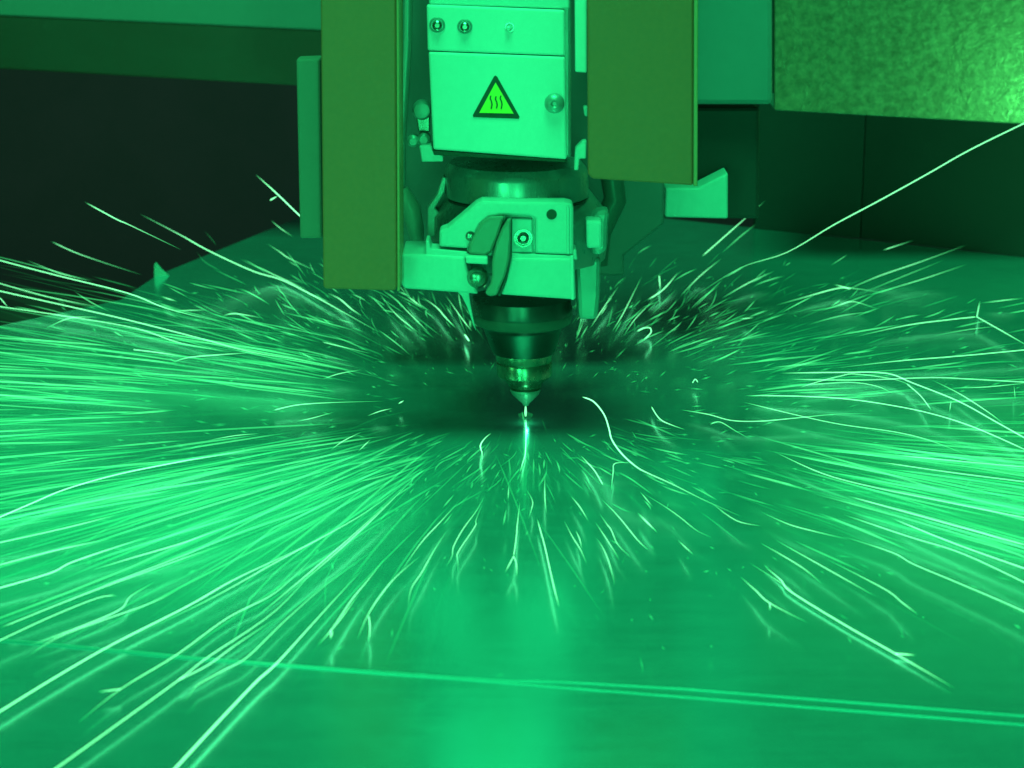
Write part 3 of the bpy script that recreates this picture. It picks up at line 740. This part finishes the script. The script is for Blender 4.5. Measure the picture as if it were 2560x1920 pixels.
for k, lst in AUTO.items():
    lst.sort(key=lambda q: q[0])
    for i, (ym, o) in enumerate(lst):
        base = '%s %s %s spark at %s of %s' % k
        if len(lst) > 1:
            base += ', ' + (('topmost' if i == 0 else ORD[i] + ' from top') if i < 20 else ORD[len(lst) - 1 - i] + ' from bottom')
        o['label'] = base
sk = Sparks()
for P, rad, gl, ln in allst[left:]:
    sk.add(P, rad, gl, (0.25, 0.35), 4)
# lively short sparks right behind the nozzle
for _ in range(330):
    a = math.radians(random.choice((random.uniform(100, 150), random.uniform(35, 85), random.uniform(60, 125))))
    r_ = random.uniform(0.17, 0.44); l = random.uniform(0.012, 0.055)
    p = Vector((math.cos(a) * r_, math.sin(a) * r_, 0.004 + abs(random.gauss(0, 0.02))))
    d = Vector((math.cos(a), math.sin(a), random.gauss(0.12, .1))); dv = Vector((-d.y, d.x, 0)) * random.gauss(0, .12)
    sk.add([p + d * l * q + dv * l * q * q for q in (0, .25, .5, .75, 1)], random.uniform(0.0003, 0.0006), random.uniform(0.05, 0.62) ** 1.7, (0.4, 0.3), 4)
# short sparks before the nozzle
for _ in range(80):
    a = math.radians(random.uniform(240, 322)); r_ = random.uniform(0.09, 0.24); l = random.uniform(0.008, 0.04)
    p = Vector((math.cos(a) * r_, math.sin(a) * r_, 0.003 + abs(random.gauss(0, 0.006))))
    d = Vector((math.cos(a), math.sin(a), 0.02)); dv = Vector((-d.y, d.x, 0)) * random.gauss(0, .15)
    sk.add([p + d * l * q + dv * l * q * q for q in (0, .25, .5, .75, 1)], random.uniform(0.0003, 0.0005), random.uniform(0.05, 0.5) ** 1.5, (0.4, 0.3), 4)
# wide faint glowing tubes, added as haze over the densest fans
for _ in range(260):
    u = random.random()
    az = random.gauss(234, 10) if u < 0.3 else random.uniform(145, 226) if u < 0.7 else random.gauss(-33, 9)
    a = math.radians(az); r_ = random.uniform(0.12, 0.42) if u < 0.3 else random.uniform(0.24, 0.55); l = random.uniform(0.1, 0.3)
    p = Vector((math.cos(a) * r_, math.sin(a) * r_, random.uniform(0.01, 0.02))); d = Vector((math.cos(a), math.sin(a), 0.02))
    sk.add([p + d * l * q / 6 for q in range(7)], random.uniform(0.002, 0.007), 0.009, (0.5, 0.5), 8)
# crumbs: very short glints thrown close to the sheet
for _ in range(900):
    az = random.uniform(0, 2 * math.pi); r = random.uniform(0.09, 0.5)
    p = Vector((math.cos(az) * r, math.sin(az) * r, 0.003 + abs(random.gauss(0, 0.008))))
    d = Vector((math.cos(az + random.gauss(0, .35)), math.sin(az + random.gauss(0, .35)), random.gauss(0.1, .2)))
    l = random.uniform(0.003, 0.014)
    sk.add([p, p + d * l * 0.5, p + d * l], random.uniform(0.0003, 0.0007), random.uniform(0.04, 0.22), (0.3, 0.3), 4)
o = sk.build('spark_shower')
props(o, 'shower of fine faint sparks fanning out low over the sheet on all sides', 'sparks', kind='stuff')

# cutting plume and flash at the kerf
pl = thing('cutting_flash', (0, 0, 0.002), 'bright cutting beam and flash between the nozzle tip and the sheet', 'laser flash')
def glow_obj(name, pts, rads, glow, sides=12):
    s_ = Sparks(); n = len(pts)
    for i, p in enumerate(pts):
        for k in range(sides):
            a = 2 * math.pi * k / sides
            s_.v.append(p + Vector((rads[i] * math.cos(a), rads[i] * math.sin(a), 0))); s_.g.append(glow[i])
    for i in range(n - 1):
        for k in range(sides):
            q = (k + 1) % sides
            s_.f.append((i * sides + k, i * sides + q, (i + 1) * sides + q, (i + 1) * sides + k))
    o = s_.build(name); o.parent = pl; o.location = o.location - Vector(pl['_w']); return o
top = PY(1315, 1016, 0); X = Vector((0, 0, 0))
glow_obj('beam', [Vector((0, 0, top.z)), Vector((0, 0, top.z * .5)), Vector((0, 0, 0.0012))], [0.0005, 0.0009, 0.0006], [1.0, 0.9, 0.7])
glow_obj('flare', [Vector((0, 0, 0.0046)), Vector((0, 0, 0.0026)), Vector((0, 0, 0.0006))], [0.001, 0.0055, 0.0045], [0.07, 0.06, 0.05])

d = bpy.data.lights.new('spark_plume_light', 'POINT'); d.energy = 0.003; d.color = (0.05, 1, 0.33); d.shadow_soft_size = 0.0
o = bpy.data.objects.new('spark_plume_light', d); COL.objects.link(o); o.location = (0.001, -0.014, 0.006)
